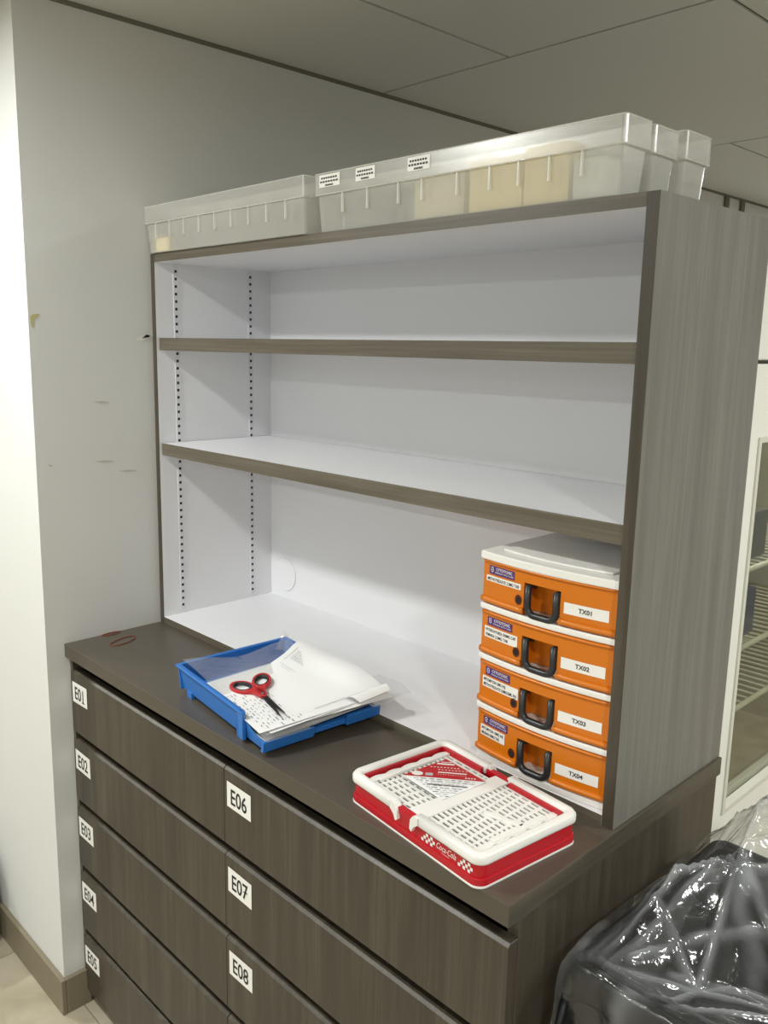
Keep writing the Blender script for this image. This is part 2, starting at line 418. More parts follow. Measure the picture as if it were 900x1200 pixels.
for s_ in (1.564, 1.3275):
    mb = MB(); z1 = s_ - HZ; z0 = z1 - .027
    mb.box((TH + .002, .008, z0), (HW - TH - .002, D - .014, z1)); sh = mb.build('shelf', 'white_laminate', t)
    mb = MB(); mb.box((TH + .002, .0055, z0 - .0002), (HW - TH - .002, .008, z1 + .0002)); mb.build('edge_band', 'wood_h', sh, bevel=.0005)
# slotted shelf standards let into both sides
for xs_, sg in ((TH, 1), (HW - TH, -1)):
    for yy in (.052, .257):
        rail = MB(); za, zb = .022, H - TH - .004; wv = .0065
        X0, X1 = (xs_, xs_ + sg * .0012)
        bx = lambda ya, yb, z_a, z_b, m_=0: rail.box((min(X0, X1), ya, z_a), (max(X0, X1), yb, z_b), m_)
        bx(yy - wv, yy - .0032, za, zb); bx(yy + .0032, yy + wv, za, zb)
        z = za
        while z < zb - .016:
            bx(yy - .0032, yy + .0032, z, z + .0105); z += .0165
        bx(yy - .0032, yy + .0032, z, zb)
        rail.box((min(xs_, xs_ + sg * .0003), yy - .0032, za), (max(xs_, xs_ + sg * .0003), yy + .0032, zb), 1)
        rail.build('shelf_standard', ['rail_white', 'dark_gap'], t)

# ------------------------------------------------------------------ orange medicine cases
CW, CD, CP = .231, .25, .081
def bow(x): u = x / CW; return -.011 * (1 - (2 * u - 1) ** 2)
REC0, REC1, RECZ = .083, .146, .049
CASES = [
    ('TX04', ['MITOMYCIN 10MG INJ', 'IMURAN 50MG TAB'], .046),
    ('TX03', ['MITOMYCIN 2MG INJ', 'METHOTREXATE 50MG/2ML INJ'], .068),
    ('TX02', ['HYDROXYUREA 500MG CAP', 'FEMARA 2.5MG TAB'], .062),
    ('TX01', ['METHOTREXATE 2.5MG TAB'], .064)]
def case(k, code, lines, lw_):
    t = thing('medicine_case', '', 'case', (.9540 + (3 - k) * .0004, .254, .926 + CP * k), group='orange medicine cases stacked on the hutch floor')
    pos = ['bottom', 'second from bottom', 'third from bottom', 'topmost'][k]
    t['label'] = 'orange plastic case tagged %s, %s of its stack' % (code, pos) + (', under a thick white lid' if k == 3 else '')
    # body: columns across the width, front bowed, handle recess cut up from the bottom edge
    mb = MB()
    xs = sorted(set([CW * i / 24 for i in range(25)] + [REC0, REC1]))
    zt = .0705
    for a, b_ in zip(xs[:-1], xs[1:]):
        inr = REC0 - 1e-6 <= a and b_ <= REC1 + 1e-6
        ya, yb = bow(a), bow(b_)
        zl = RECZ if inr else 0
        mb.face([(a, ya, zl), (b_, yb, zl), (b_, yb, zt), (a, ya, zt)], 0, True)
        mb.face([(a, CD, zt), (a, ya, zt), (b_, yb, zt), (b_, CD, zt)], 0)
        if inr:
            mb.face([(a, .02, 0), (b_, .02, 0), (b_, .02, RECZ), (a, .02, RECZ)], 0, True)
            mb.face([(a, .02, RECZ), (b_, .02, RECZ), (b_, yb, RECZ), (a, ya, RECZ)], 0)
    for x_, q in ((REC0, 1), (REC1, -1)):
        mb.face([(x_, bow(x_), 0), (x_, .02, 0), (x_, .02, RECZ), (x_, bow(x_), RECZ)][::q], 0)
    mb.face([(0, CD, 0), (0, 0, 0), (0, 0, zt), (0, CD, zt)], 0); mb.face([(CW, 0, 0), (CW, CD, 0), (CW, CD, zt), (CW, 0, zt)], 0)
    mb.face([(CW, CD, 0), (0, CD, 0), (0, CD, zt), (CW, CD, zt)], 0)
    mb.face([(0, .02, 0.001), (CW, .02, 0.001), (CW, CD, .001), (0, CD, .001)], 0)
    # flared lips along the bottom and a bead under the lid
    def bead(x0, x1, z, r):
        n = 10; P = [(x0 + (x1 - x0) * i / n, bow(x0 + (x1 - x0) * i / n) - .0005, z) for i in range(n + 1)]
        mb.tube(P, r, 8)
    for a, b_ in ((0, REC0), (REC1, CW)): bead(a, b_, .0055, .0050)
    bead(.002, CW - .002, .0665, .0028)
    mb.tube([(0.0, 0, .0055), (0.0, CD, .0055)], .005, 8)
    mb.build('body', 'orange', t)
    # lid
    mb = MB(); zb, z1 = (.0680, .081) if k == 3 else (.0705, .081)
    ex = .004 if k == 3 else .003
    def outline(e, n=20): return [(-e + (CW + 2 * e) * i / n, bow(CW * i / n) - e) for i in range(n + 1)] + [(CW + e, CD + e), (-e, CD + e)]
    if k == 3:
        mb.prism(outline(ex), .0685, .081)
        mb.prism([(.022 + (CW - .044) * i / 14, bow(CW * i / 14) + .018) for i in range(15)] + [(CW - .022, CD - .02), (.022, CD - .02)], .081, .0845)
        mb.build('lid', 'case_white', t, bevel=.003, seg=3)
    else:
        mb.prism(outline(ex), zb, z1 - .001); mb.build('lid', 'case_white', t, bevel=.002, seg=2)
    if k == 0:
        mb = MB(); mb.prism(outline(.002), -.011, 0); mb.build('foot_plate', 'case_white', t, bevel=.002)
    # handle: black U hinged at its top ends
    mb = MB(); hx0, hx1, hy = .0905, .1395, -.0105
    P = [(hx0, .004, .043), (hx0, hy, .043), (hx0, hy, .02)]
    for i in range(1, 7): a = PI / 2 * i / 6; P.append((hx0 + .013 * (1 - math.cos(a)), hy, .015 - .013 * math.sin(a)))
    for i in range(7): a = PI / 2 * i / 6; P.append((hx1 - .013 + .013 * math.sin(a), hy, .015 - .013 * math.cos(a)))
    P += [(hx1, hy, .02), (hx1, hy, .043), (hx1, .004, .043)]
    mb.tube(P, .0053, 10); mb.build('handle', 'handle_black', t)
    # labels follow the bowed front
    fr = lambda e: (lambda x, z: (x, bow(x) - e, z))
    def strip(mb, x0, x1, z0, z1, mat, e, tilt=0):
        n = 6
        for i in range(n):
            a, b_ = x0 + (x1 - x0) * i / n, x0 + (x1 - x0) * (i + 1) / n
            ta, tb = tilt * i / n, tilt * (i + 1) / n; f = fr(e)
            mb.face([f(a, z0 + ta), f(b_, z0 + tb), f(b_, z1 + tb), f(a, z1 + ta)], mat)
    mb = MB(); strip(mb, .013, .064, .0475, .0605, 0, .0006)
    f = fr(.0009)
    mb.text('CYTOTOXIC', .0042, lambda s_, q: f(.027 + s_, .0545 + q), 1, fit=.033, bold=.015)
    mb.text('HANDLE WITH CARE', .0024, lambda s_, q: f(.025 + s_, .0502 + q), 1, fit=.037)
    for rx in (0, 1):      # capsule sign
        P = rrect(.0165 + rx * .0009, .0505 + rx * .0009, .0215 - rx * .0009, .0590 - rx * .0009, .0024 - rx * .0009, 4)
        mb.face([fr(.0009 + rx * .0002)(x, z) for x, z in P], 1 - rx)
    mb.face([fr(.0014)(x, z) for x, z in ((.0168, .0543), (.0212, .0543), (.0212, .0549), (.0168, .0549))], 1)
    mb.build('warning_label', ['purple', 'sticker'], t)['label'] = 'purple warning label with a capsule sign'
    mb = MB(); hz = .0085 * len(lines) + .0005
    zt_ = .0445; strip(mb, .007, .007 + lw_ + .006, zt_ - hz, zt_, 0, .0005)
    for i, s in enumerate(lines):
        mb.text(s, .0046, lambda s_, q: f(.0095 + s_, zt_ - .0072 - .0078 * i + q), 1, fit=lw_ * len(s) / max(len(x) for x in lines), bold=.012)
    mb.build('drug_label', ['sticker', 'ink'], t)
    mb = MB(); strip(mb, .152, .219, .0190, .0355, 0, .0005, .0004)
    mb.text(code, .0064, lambda s_, q: f(.1855 + s_, .0242 + q), 1, align='CENTER', bold=.02); mb.build('code_label', ['sticker', 'ink'], t)
    mb = MB(); mb.face([fr(.0008)(.0735 + .0064 * math.cos(2 * PI * i / 20), .0205 + .0076 * math.sin(2 * PI * i / 20)) for i in range(20)], 0)
    mb.face([fr(.0010)(.0735 + .0036 * math.cos(2 * PI * i / 20), .0200 + .0045 * math.sin(2 * PI * i / 20)) for i in range(20)], 1)
    mb.build('lock_hole', ['hole_red', 'dark_gap'], t)
for k, (c, l, lw_) in enumerate(CASES): case(k, c, l, lw_)

# ------------------------------------------------------------------ frosted tubs on top of the unit
def tub(x0, y0, L, Wd, Ht, label, ribs, labels=(), nd=0, rz=0):
    t = thing('storage_tub', label, 'tub', (x0, y0, HT), rz, group='frosted plastic tubs on top of the shelf unit')
    mb = MB(); hr = Ht * .62; tp = .008; e = .004; n = 3
    R_ = [rrect(tp, tp, L - tp, Wd - tp, .006, n), rrect(e, e, L - e, Wd - e, .006, n), rrect(0, 0, L, Wd, .005, n), rrect(0, 0, L, Wd, .005, n)]
    Z = [.001, hr, hr + .002, Ht]
    rings = [[(x, y, z) for x, y in r_] for r_, z in zip(R_, Z)]
    mb.loft(rings, smooth=False, cap=False)
    mb.face([(x, y, .001) for x, y in reversed(R_[0])])
    mb.build('shell', 'tub_plastic', t, solid=.0016)
    for z in (hr + .002, Ht):
        mb = MB(); mb.tube([(x, y, z) for x, y in R_[2]], .0011, 6, closed=True); mb.build('rim_edge', 'tub_edge', t)
    # upright ribs moulded on the long and short walls
    for i, x in enumerate(ribs):
        mb = MB(); mb.box((x - .0012, .0005, Ht * .30), (x + .0012, .005, hr + .004))
        mb.build('rib', 'tub_edge', t)
    for i in range(nd):
        x = L * (i + 1) / (nd + 1)
        mb = MB(); mb.box((x, .012, .006), (x + .0015, Wd - .012, Ht - .01)); mb.build('divider', 'tub_plastic', t)
    for (xa, xb, lines) in labels:
        mb = MB(); za, zb = Ht * .76, Ht * .97
        mb.face([(xa, -.0012, za), (xb, -.0012, za), (xb, -.0012, zb), (xa, -.0012, zb)], 0)
        for i in range(3):
            z = zb - .0055 - i * .0058; ww = (xb - xa) * (.8, .9, .4)[i]; xm = (xa + xb) / 2
            q = 7
            for j in range(q):
                a = xm - ww / 2 + ww * j / q
                mb.face([(a, -.0016, z - .0014), (a + ww / q * .72, -.0016, z - .0014), (a + ww / q * .72, -.0016, z + .0014), (a, -.0016, z + .0014)], 1)
        mb.build('tub_label', ['sticker', 'ink'], t)
    return t
TL0 = .566
tub(.003, .226, .548, .066, .096, 'frosted plastic tub with close upright ribs beside the grey wall, front row', [.045 + .056 * i for i in range(9)], nd=4)
tub(.003, .302, .548, .066, .094, 'frosted plastic tub beside the grey wall, behind the ribbed one', [.045 + .056 * i for i in range(9)])
tub(TL0, .236, 1.157 - TL0, .066, .095, 'frosted plastic tub with printed paper labels on its rim', [.07, .13, .20, .25, .32, .38, .43, .48, .53],
    labels=((.014, .066, 3), (.105, .150, 2), (.222, .268, 3)), nd=4)
tub(TL0, .311, 1.155 - TL0, .066, .095, 'frosted plastic tub standing between the labelled tub and the rearmost tub', [.1, .2, .3, .4, .5], nd=3)
tub(TL0, .386, 1.160 - TL0, .074, .100, 'rearmost frosted plastic tub, a little taller and wider than its neighbours', [.1, .2, .3, .4, .5], nd=3)
# packets that show through the frosted walls
for (x, y, l, dd, hh, mt, lb) in ((.030, .238, .055, .04, .028, 'packet_yellow', 'small yellow carton lying in the ribbed tub'),
                                  (.900, .250, .094, .040, .070, 'packet_yellow', 'wide yellow carton showing through the labelled tub'),
                                  (.997, .250, .072, .040, .076, 'packet_yellow', 'tall narrow yellow carton showing through the labelled tub'),
                                  (.790, .250, .10, .038, .062, 'carton_cream', 'cream carton showing through the labelled tub'),
                                  (1.075, .252, .05, .036, .05, 'packet_white', 'white carton at the end of the labelled tub')):
    t = thing('carton', lb, 'carton', (x, y, HT + .003), group='cartons inside the frosted tubs')
    mb = MB(); mb.box((0, 0, 0), (l, dd, hh)); mb.build('box_body', mt, t, bevel=.001)
    mb = MB(); mb.box((l * .2, dd * .2, hh), (l * .8, dd * .8, hh + .0006)); mb.build('flap', mt, t)

# ------------------------------------------------------------------ blue letter tray with papers and scissors
TRZ = math.radians(-7.5); TTI = math.radians(2.0)
TX, TY = .3955, .0495      # rear left corner of the tray, local x runs to the low front end
TLn, TW, THt = .322, .235, .050; TZ = .9055
t = thing('letter_tray', 'blue plastic letter tray full of papers on the worktop', 'tray', (TX, TY, TZ), TRZ)
tray = t; t.rotation_euler = (TTI, 0, TRZ)
mb = MB(); mb.box((.008, .006, .004), (TLn - .004, TW - .006, .007)); mb.build('tray_floor', 'blue', t, bevel=.001)
def sideprof():
    P = [(.004, .002), (TLn - .006, .002), (TLn, .004), (TLn, .018), (TLn - .014, .019)]
    for i in range(1, 9): a = PI / 2 * i / 8; P.append((TLn - .014 - .05 * math.sin(a), .019 + (THt - .019) * (1 - math.cos(a))))
    P += [(.0, THt)]
    return P
for y0 in (0, TW):
    mb = MB(); sgn = 1 if y0 == 0 else -1
    mb.prism(sideprof(), 0, .003, fn=lambda x, z, q: (x, y0 + sgn * (q + .006 * (1 - z / THt)), z)); mb.build('side_wall', 'blue', t, bevel=.0008)
    mb = MB(); mb.box((-.002, y0 - .005, THt - .004), (TLn - .062, y0 + .005, THt)); mb.build('rim_flange', 'blue', t, bevel=.0015)
    mb = MB(); mb.prism([(TLn - .072, .0), (TLn - .060, .0), (TLn - .058, THt), (TLn - .074, THt)], 0, .007, fn=lambda x, z, q: (x, y0 - sgn * (q - .003), z)); mb.build('stacking_post', 'blue', t, bevel=.001)
    if y0 == 0:
        for xf in (.03, .23): mb = MB(); mb.box((xf, .002, -.0053), (xf + .02, .008, .006)); mb.build('foot', 'blue', t)
mb = MB(); mb.prism([(0, THt), (.004, .002), (.008, .002), (.004, THt)], 0, TW, fn=lambda x, z, q: (x, q, z)); mb.build('back_wall', 'blue', t, bevel=.0008)
mb = MB(); mb.box((-.004, -.005, THt - .004), (.005, TW + .005, THt)); mb.build('rim_flange', 'blue', t, bevel=.0015)
for a, b_ in ((0, .098), (.165, TW)):
    mb = MB(); mb.prism([(TLn - .008, .001), (TLn + .001, .001), (TLn + .005, .020), (TLn + .001, .021)], a, b_, fn=lambda x, z, q: (x, q, z)); mb.build('front_lip', 'blue', t, bevel=.001)
mb = MB(); mb.box((TLn - .012, .095, .002), (TLn - .006, .168, .012)); mb.build('front_sill', 'blue', t)

Rt = Matrix.Rotation(TRZ, 3, 'Z') @ Matrix.Rotation(TTI, 3, 'X')
def tw(x, y, z): return Vector((TX, TY, TZ)) + Rt @ Vector((x, y, z))
def paperfn(c00, c10, c11, c01, bulge):
    c = [Vector(p) for p in (c00, c10, c11, c01)]
    def f(u, v, e=0):
        p = c[0] * (1 - u) * (1 - v) + c[1] * u * (1 - v) + c[2] * u * v + c[3] * (1 - u) * v
        return tw(p.x, p.y, p.z + bulge(u, v) + e)
    return f
def sheet(name, f, label, cat, mat, prints=(), group=None, nu=22, nv=16, solid=.0003):
    base = f(.5, .5); mb = MB()
    mb.grid(nu, nv, lambda u, v: f(u, v) - base)
    for (u0, v0, u1, v1, mt) in prints:
        n = 3
        for i in range(n):
            a, b_ = u0 + (u1 - u0) * i / n, u0 + (u1 - u0) * (i + 1) / n
            mb.face([f(a, v0, .0007) - base, f(b_, v0, .0007) - base, f(b_, v1, .0007) - base, f(a, v1, .0007) - base], mt)
    o = mb.build(name, [mat, 'ink', 'grey_ink', 'pale_ink'], loc=base)
    return tag(o, label, cat, group)
random.seed(7)
# sheets stacked below, edges drooping over the low front end
for i in range(7):
    dx, dy = random.uniform(-.004, .004), random.uniform(-.003, .004)
    z = .010 + .0033 * i
    f = paperfn((.078 + dx, .012 + dy, z), (.314 + dx + .002 * i, .012 + dy, z), (.314 + dx + .002 * i, .218 + dy, z), (.078 + dx, .218 + dy, z),
                lambda u, v: .010 * math.exp(-((u - .95) / .18) ** 2) * (.4 + .6 * v) + .0012 * math.sin(5 * u + 2 * v))
    sheet('paper_sheet', f, 'white paper sheet in the pile under the scissors in the blue tray', 'paper', 'paper', group='papers piled in the blue tray')
# printed sheet that the scissors lie on
pr_ = []
for r_ in range(12):
    v = .06 + .03 * r_; u = .36
    while u < .96:
        l = random.uniform(.015, .05)
        if random.random() < .8: pr_.append((u, v, u + l, v + .006, random.choice((2, 2, 3, 1))))
        u += l + random.uniform(.02, .06)
f_mid = paperfn((.085, .006, .036), (.318, -.002, .034), (.326, .215, .036), (.085, .220, .040), lambda u, v: .004 * math.sin(3 * u) + .003 * v)
sheet('printed_sheet', f_mid, 'printed form with rows of small type under the scissors', 'paper', 'paper', pr_)
# big top sheet, far corner curled up, right corner folded
def btop(u, v):
    return .008 * math.sin(PI * u) * v + .006 * v * (1 - u) ** 2 + .003 * math.sin(6 * u + 3 * v) * v - .008 * max(0, u - .88) / .12 + .009 * math.exp(-((v - .90) / .16) ** 2) * max(0, min(1, (.95 - u) / .25))
pt = []
for i in range(7): pt.append((.10 + .0 * i, .66 + .020 * i, .12 + .024 * (7 - i), .664 + .020 * i, 2))
pt += [(.07, .60, .074, .82, 2), (.08, .53, .30, .535, 3), (.12, .50, .26, .505, 3), (.90, .30, .905, .86, 3)]
f_top = paperfn((.135, .060, .040), (.318, .052, .039), (.340, .250, .042), (.060, .244, .050), btop)
sheet('top_sheet', f_top, 'large white sheet with a curled corner lying uppermost in the blue tray', 'paper', 'paper', pt)
# folded corner flap lying on the sheet's right end
f_fl = paperfn((.308, .170, .044), (.338, .182, .044), (.340, .246, .050), (.316, .250, .052), lambda u, v: .006 * math.sin(PI * u))
sheet('folded_flap', f_fl, 'white paper slip folded up at the open end of the blue tray', 'paper', 'paper', nu=8, nv=8)
# clear film sleeves
def bfilm(u, v): return -.012 * math.sin(PI * v) * (1 - u) + .003 * math.sin(9 * v + 4 * u)
f_s = paperfn((.008, .006, .060), (.16, .01, .042), (.13, .226, .048), (.030, .222, .056), bfilm)
sheet('clear_sleeve', f_s, 'clear plastic sleeve crumpled at the closed end of the blue tray', 'plastic sleeve', 'film')
f_s2 = paperfn((.24, .205, .03), (.352, .20, .036), (.352, .285, .034), (.25, .29, .046), lambda u, v: .008 * math.sin(4 * u + 5 * v) * v)
sheet('clear_sleeve', f_s2, 'clear plastic sleeve sticking out past the open end of the blue tray', 'plastic sleeve', 'film')
f_s4 = paperfn((.030, .195, .040), (.085, .205, .046), (.045, .228, .062), (.022, .222, .072), lambda u, v: .004 * math.sin(5 * u + 2 * v))
sheet('clear_sleeve', f_s4, 'upturned corner of clear plastic film beside the curled white sheet', 'plastic sleeve', 'film', nu=8, nv=8)
# front bundle in film
f_s3 = paperfn((.262, .006, .028), (.334, .004, .022), (.338, .085, .024), (.268, .09, .032), lambda u, v: .006 * math.sin(PI * u) + .002 * math.sin(20 * u))
sheet('clear_sleeve', f_s3, 'clear plastic sleeve round the paper ends at the low front', 'plastic sleeve', 'film')

# scissors
P0, P1 = Vector((.617, .083)), Vector((.700, .060))
ang = math.atan2(P1.y - P0.y, P1.x - P0.x)
t = thing('scissors', 'pair of scissors with red and black handles on the papers', 'scissors', (P0.x, P0.y, .9495), ang); t.rotation_euler = (.15, 0, ang)
for sg in (1, -1):
    mb = MB(); op = .045 * sg
    prof = [(-.012, -.002), (.0, -.0055), (.03, -.005), (.088, 0.0), (.086, .0012), (.03, .0035), (-.012, .004)]
    rot = lambda x, y: (x * math.cos(op) - y * sg * math.sin(op), x * math.sin(op) + y * sg * math.cos(op))
    mb.prism([rot(x, y) for x, y in (prof if sg > 0 else prof[::-1])], .0035 + sg * .0008, .0050 + sg * .0008); mb.build('blade', 'blade', t)
    # loop handle: oval ring flattened, with an arm to the pivot
    cx, cyy, ra, rb = -.054, .0185 * sg, .025, .0150
    ra_ = -.35 * sg
    def oval(a, k): 
        x, y = ra * k * math.cos(a), rb * k * math.sin(a)
        return (cx + x * math.cos(ra_) - y * math.sin(ra_), cyy + x * math.sin(ra_) + y * math.cos(ra_))
    mb = MB(); n = 28; rings = []
    for (k, z) in ((.86, .001), (1.14, .0), (1.22, .004), (1.14, .008), (.86, .007), (.80, .004)):
        rings.append([(*oval(2 * PI * i / n, k), z) for i in range(n)])
    mb.loft(rings + [rings[0]], cap=False)
    arm = [(-.034, .003 * sg), (-.02, -.006 * sg), (.004, -.0065 * sg), (.012, .001 * sg), (.004, .0055 * sg), (-.02, .012 * sg), (-.034, .022 * sg)]
    mb.prism(arm if sg > 0 else arm[::-1], .001, .008)
    h = mb.build('handle', 'scissor_red', t, bevel=.0012)
    mb = MB(); rings = []
    for (k, z) in ((.72, .0015), (.87, .0005), (.88, .0078), (.72, .0072)):
        rings.append([(*oval(2 * PI * i / n, k), z) for i in range(n)])
    mb.loft(rings + [rings[0]], cap=False); mb.build('grip_liner', 'ink', h)
mb = MB(); mb.prism([(.0028 * math.cos(2 * PI * i / 16), .0028 * math.sin(2 * PI * i / 16)) for i in range(16)], .005, .0092); mb.build('pivot_screw', 'steel', t, bevel=.0005)

# ------------------------------------------------------------------ folded red and white crate
CRZ = math.atan2(-.031, .272)
t = thing('folding_crate', 'red and white plastic folding crate lying collapsed on the worktop', 'crate', (.903, .0235, .90), CRZ)
crate = t
CL, CB, CH = .270, .188, .046
mb = MB(); mb.prism(rrect(.0, .0, CL, CB, .016), 0, .0035); mb.build('base', 'crate_white', t, bevel=.001)
# red wall ring
mb = MB()
def ring(mb, outer, inner, z0, z1, mat=0):
    n = len(outer)
    O0 = [(x, y, z0) for x, y in outer]; O1 = [(x, y, z1) for x, y in outer]; I1 = [(x, y, z1) for x, y in inner]; I0 = [(x, y, z0) for x, y in inner]
    mb.loft([O0, O1, I1, I0, O0], mat, False, True, False)
ring(mb, rrect(.0005, .0005, CL - .0005, CB - .0005, .016), rrect(.010, .010, CL - .010, CB - .010, .008), .0035, .013)
ring(mb, rrect(.003, .003, CL - .003, CB - .003, .014), rrect(.010, .010, CL - .010, CB - .010, .008), .013, .034)
mb.build('wall', 'red', t, bevel=.0012)
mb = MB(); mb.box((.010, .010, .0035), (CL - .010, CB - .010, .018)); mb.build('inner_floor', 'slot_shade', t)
# rim: two U-shaped halves, hinge gaps on the long sides
full = rrect(-.001, -.001, CL + .001, CB + .001, .017, 7); inn = rrect(.013, .013, CL - .013, CB - .013, .008, 7)
def rim_half(x_lo, x_hi):
    mb = MB(); o_ = []; i_ = []
    left = x_lo < .01
    N = len(full)
    # right half: corner arcs 0 and 1 ; left half: arcs 2 and 3
    ids = list(range(0, 16)) if not left else list(range(16, 32))
    O = [full[k] for k in ids]; I = [inn[k] for k in ids]
    xe = x_hi if left else x_lo
    if left: O = [(xe, CB + .001)] + O + [(xe, -.001)]; I = [(xe, CB - .013)] + I + [(xe, .013)]
    else: O = [(xe, -.001)] + O + [(xe, CB + .001)]; I = [(xe, .013)] + I + [(xe, CB - .013)]
    rings = []
    for (x0, y0), (x1, y1) in zip(O, I):
        def mixp(k, z): return (x0 + (x1 - x0) * k, y0 + (y1 - y0) * k, z)
        rings.append([mixp(0.04, .0325), mixp(0, .0345), mixp(0, .0415), mixp(.2, .0455), mixp(.75, .0455), mixp(1, .043), mixp(1.02, .0325)])
    mb.loft(rings, 0, True)
    # hooked ends reaching down the red wall
    for ye, q in ((-.001, 1), (CB + .001, -1)):
        d = -1 if left else 1
        prof = [(xe, .044), (xe - d * .004, .043), (xe - d * .009, .036), (xe - d * .010, .023), (xe - d * .006, .020), (xe - d * .002, .028), (xe + d * .006, .034), (xe + d * .006, .044)]
        prof = prof if d * q > 0 else prof[::-1]
        mb.prism(prof, 0, .011, fn=lambda x, z, w_: (x, ye + q * (w_ - .0012), z))
    mb.build('rim', 'crate_white', t)
rim_half(-.001, .104); rim_half(.150, CL + .001)
for y0 in (.0015, CB - .0115):
    mb = MB(); mb.box((.100, y0, .030), (.155, y0 + .010, .039)); mb.build('hinge_block', 'red', t, bevel=.001)
# wavy end panel
def wavy(x, y0, y1, sgn):
    n = 40; P = []
    for i in range(n + 1): u = i / n; P.append((x + sgn * (.0035 - .0035 * abs(math.sin(u * PI * 5))), y0 + (y1 - y0) * u))
    poly = P + [(x + sgn * .012, y1), (x + sgn * .012, y0)]
    return poly if sgn < 0 else poly[::-1]
for (x, sg) in ((.0200, 1), (CL - .0195, -1)):
    mb = MB(); mb.prism(wavy(x, .018, CB - .018, sg), .028, .036); mb.build('wavy_edge', 'crate_white', t)
for a, b_ in (((.016, CB - .0190, .024), (.100, CB - .0125, .0405)), ((.155, CB - .0190, .024), (CL - .016, CB - .0125, .0405)), ((.0125, .016, .024), (.0165, CB - .016, .0405))):
    mb = MB(); mb.box(a, b_); mb.build('inner_band', 'red', t)
# folded lattice panels with slots
def lattice(name, x0, y0, x1, y1, z, nx, ny, sl, sw, skew, seed, skip=()):
    """plate of quads with open slots; each slot = long across y"""
    mb = MB(); rnd = random.Random(seed)
    X = [x0]; 
    px_ = (x1 - x0) / nx; py_ = (y1 - y0) / ny
    gx = []; gy = []
    for i in range(nx): gx += [x0 + px_ * (i + .5) - sw / 2, x0 + px_ * (i + .5) + sw / 2]
    for j in range(ny): gy += [y0 + py_ * (j + .5) - sl / 2, y0 + py_ * (j + .5) + sl / 2]
    gx = [x0] + gx + [x1]; gy = [y0] + gy + [y1]
    def P(x, y):
        k = (x - x0) / (x1 - x0)
        sx = skew * math.sin(PI * min(1, max(0, (x - x0) / (x1 - x0)))) * (y - (y0 + y1) / 2)
        return (x + sx, y, z)
    for i in range(len(gx) - 1):
        for j in range(len(gy) - 1):
            if i % 2 == 1 and j % 2 == 1 and ((i // 2), (j // 2)) not in skip: continue
            mb.face([P(gx[i], gy[j]), P(gx[i + 1], gy[j]), P(gx[i + 1], gy[j + 1]), P(gx[i], gy[j + 1])])
    return mb.build(name, 'crate_white', t, solid=.0022)
lattice('slotted_panel', .030, .016, .124, CB - .020, .0325, 6, 17, .0042, .0112, .14, 1)
lattice('slotted_panel', .148, .016, CL - .028, CB - .020, .0345, 6, 17, .0042, .0112, -.14, 2)
mb = MB(); mb.prism([(.120, .012), (.152, .012), (.150, CB - .012), (.124, CB - .012)], .0335, .038); mb.build('fold_bar', 'crate_white', t, bevel=.0015)
mb = MB(); mb.prism([(.185, .096), (.240, .112), (.242, .104), (.187, .086)][::-1], .0345, .0385); mb.prism([(.236, .05), (.246, .05), (.246, .15), (.236, .15)], .0345, .0385); mb.build('fold_rib', 'crate_white', t, bevel=.0012)
mb = MB(); mb.prism([(.028, .03), (.036, .03), (.034, CB - .05), (.026, CB - .05)], .0325, .0375); mb.build('fold_rib', 'crate_white', t, bevel=.0012)
# checks and script on the near long side
mb = MB(); ck = .0044
def side_pt(x, z): return (x, .0024, z)
for xs0 in (.160, .230):
    for i in range(6):
        for j in range(3):
            if (i + j) % 2 == 0 and not (i < 1 and j == 0) and not (i > 4 and j == 2):
                a, z = xs0 + i * ck, .0285 - j * ck
                mb.face([side_pt(a, z - ck), side_pt(a + ck, z - ck), side_pt(a + ck, z), side_pt(a, z)])
mb.text('Coca-Cola', .0085, lambda s_, q: side_pt(.1885 + s_, .0190 + q), 0, fit=.038, shear=.35)
mb.face([side_pt(.2, .0158), side_pt(.214, .0158), side_pt(.214, .0164), side_pt(.2, .0164)])
mb.build('side_print', 'crate_white', t)
# printed card lying in the crate
Rc = Matrix.Rotation(CRZ, 3, 'Z')
cb = Vector((.903, .0235, .90)) + Rc @ Vector((.0895, .106, .0384))
card = thing('printed_card', 'square printed card, half red and half white, lying in the crate', 'card', cb, CRZ)
S_ = .0425
mb = MB(); mb.box((-S_, -S_, 0), (S_, S_, .0008)); mb.build('card_board', 'paper', card)
mb = MB(); mb.face([(-S_, -S_, .0011), (S_, S_, .0011), (-S_, S_, .0011)]); mb.build('red_print', 'red', card)
mb = MB(); q2 = math.sqrt(.5)
# writing runs along the diagonal of the card: s along it, d away from it into the red half
def dg(s_, d): return (s_ * q2 - d * q2, s_ * q2 + d * q2, .0015)
def bar(x0, x1, y, h, m_): mb.face([dg(x0, y), dg(x1, y), dg(x1, y + h), dg(x0, y + h)], m_)
bar(-.007, .009, .0475, .002, 0); bar(-.013, .013, .0405, .0042, 0)
for i in range(9): bar(-.022 + i * .0050, -.0195 + i * .0050, .0305, .0022, 0)
for i in range(9): bar(-.010 + i * .0050, -.0075 + i * .0050, .0235, .0018, 0)
bar(-.010, .032, .0150, .0030, 0)
for i in range(12): bar(-.010 + i * .0036, -.0085 + i * .0036, .0100, .0012, 0)
mb.face([(*dg(-.040 + .0085 * math.cos(2 * PI * i / 20), .0085 + .0065 * math.sin(2 * PI * i / 20))[:2], .0015) for i in range(20)], 0)
bar(-.028, -.017, .004, .008, 3)
for i in range(4): bar(.030 + i * .0042, .0325 + i * .0042, .0030, .0032, 0)
random.seed(5)
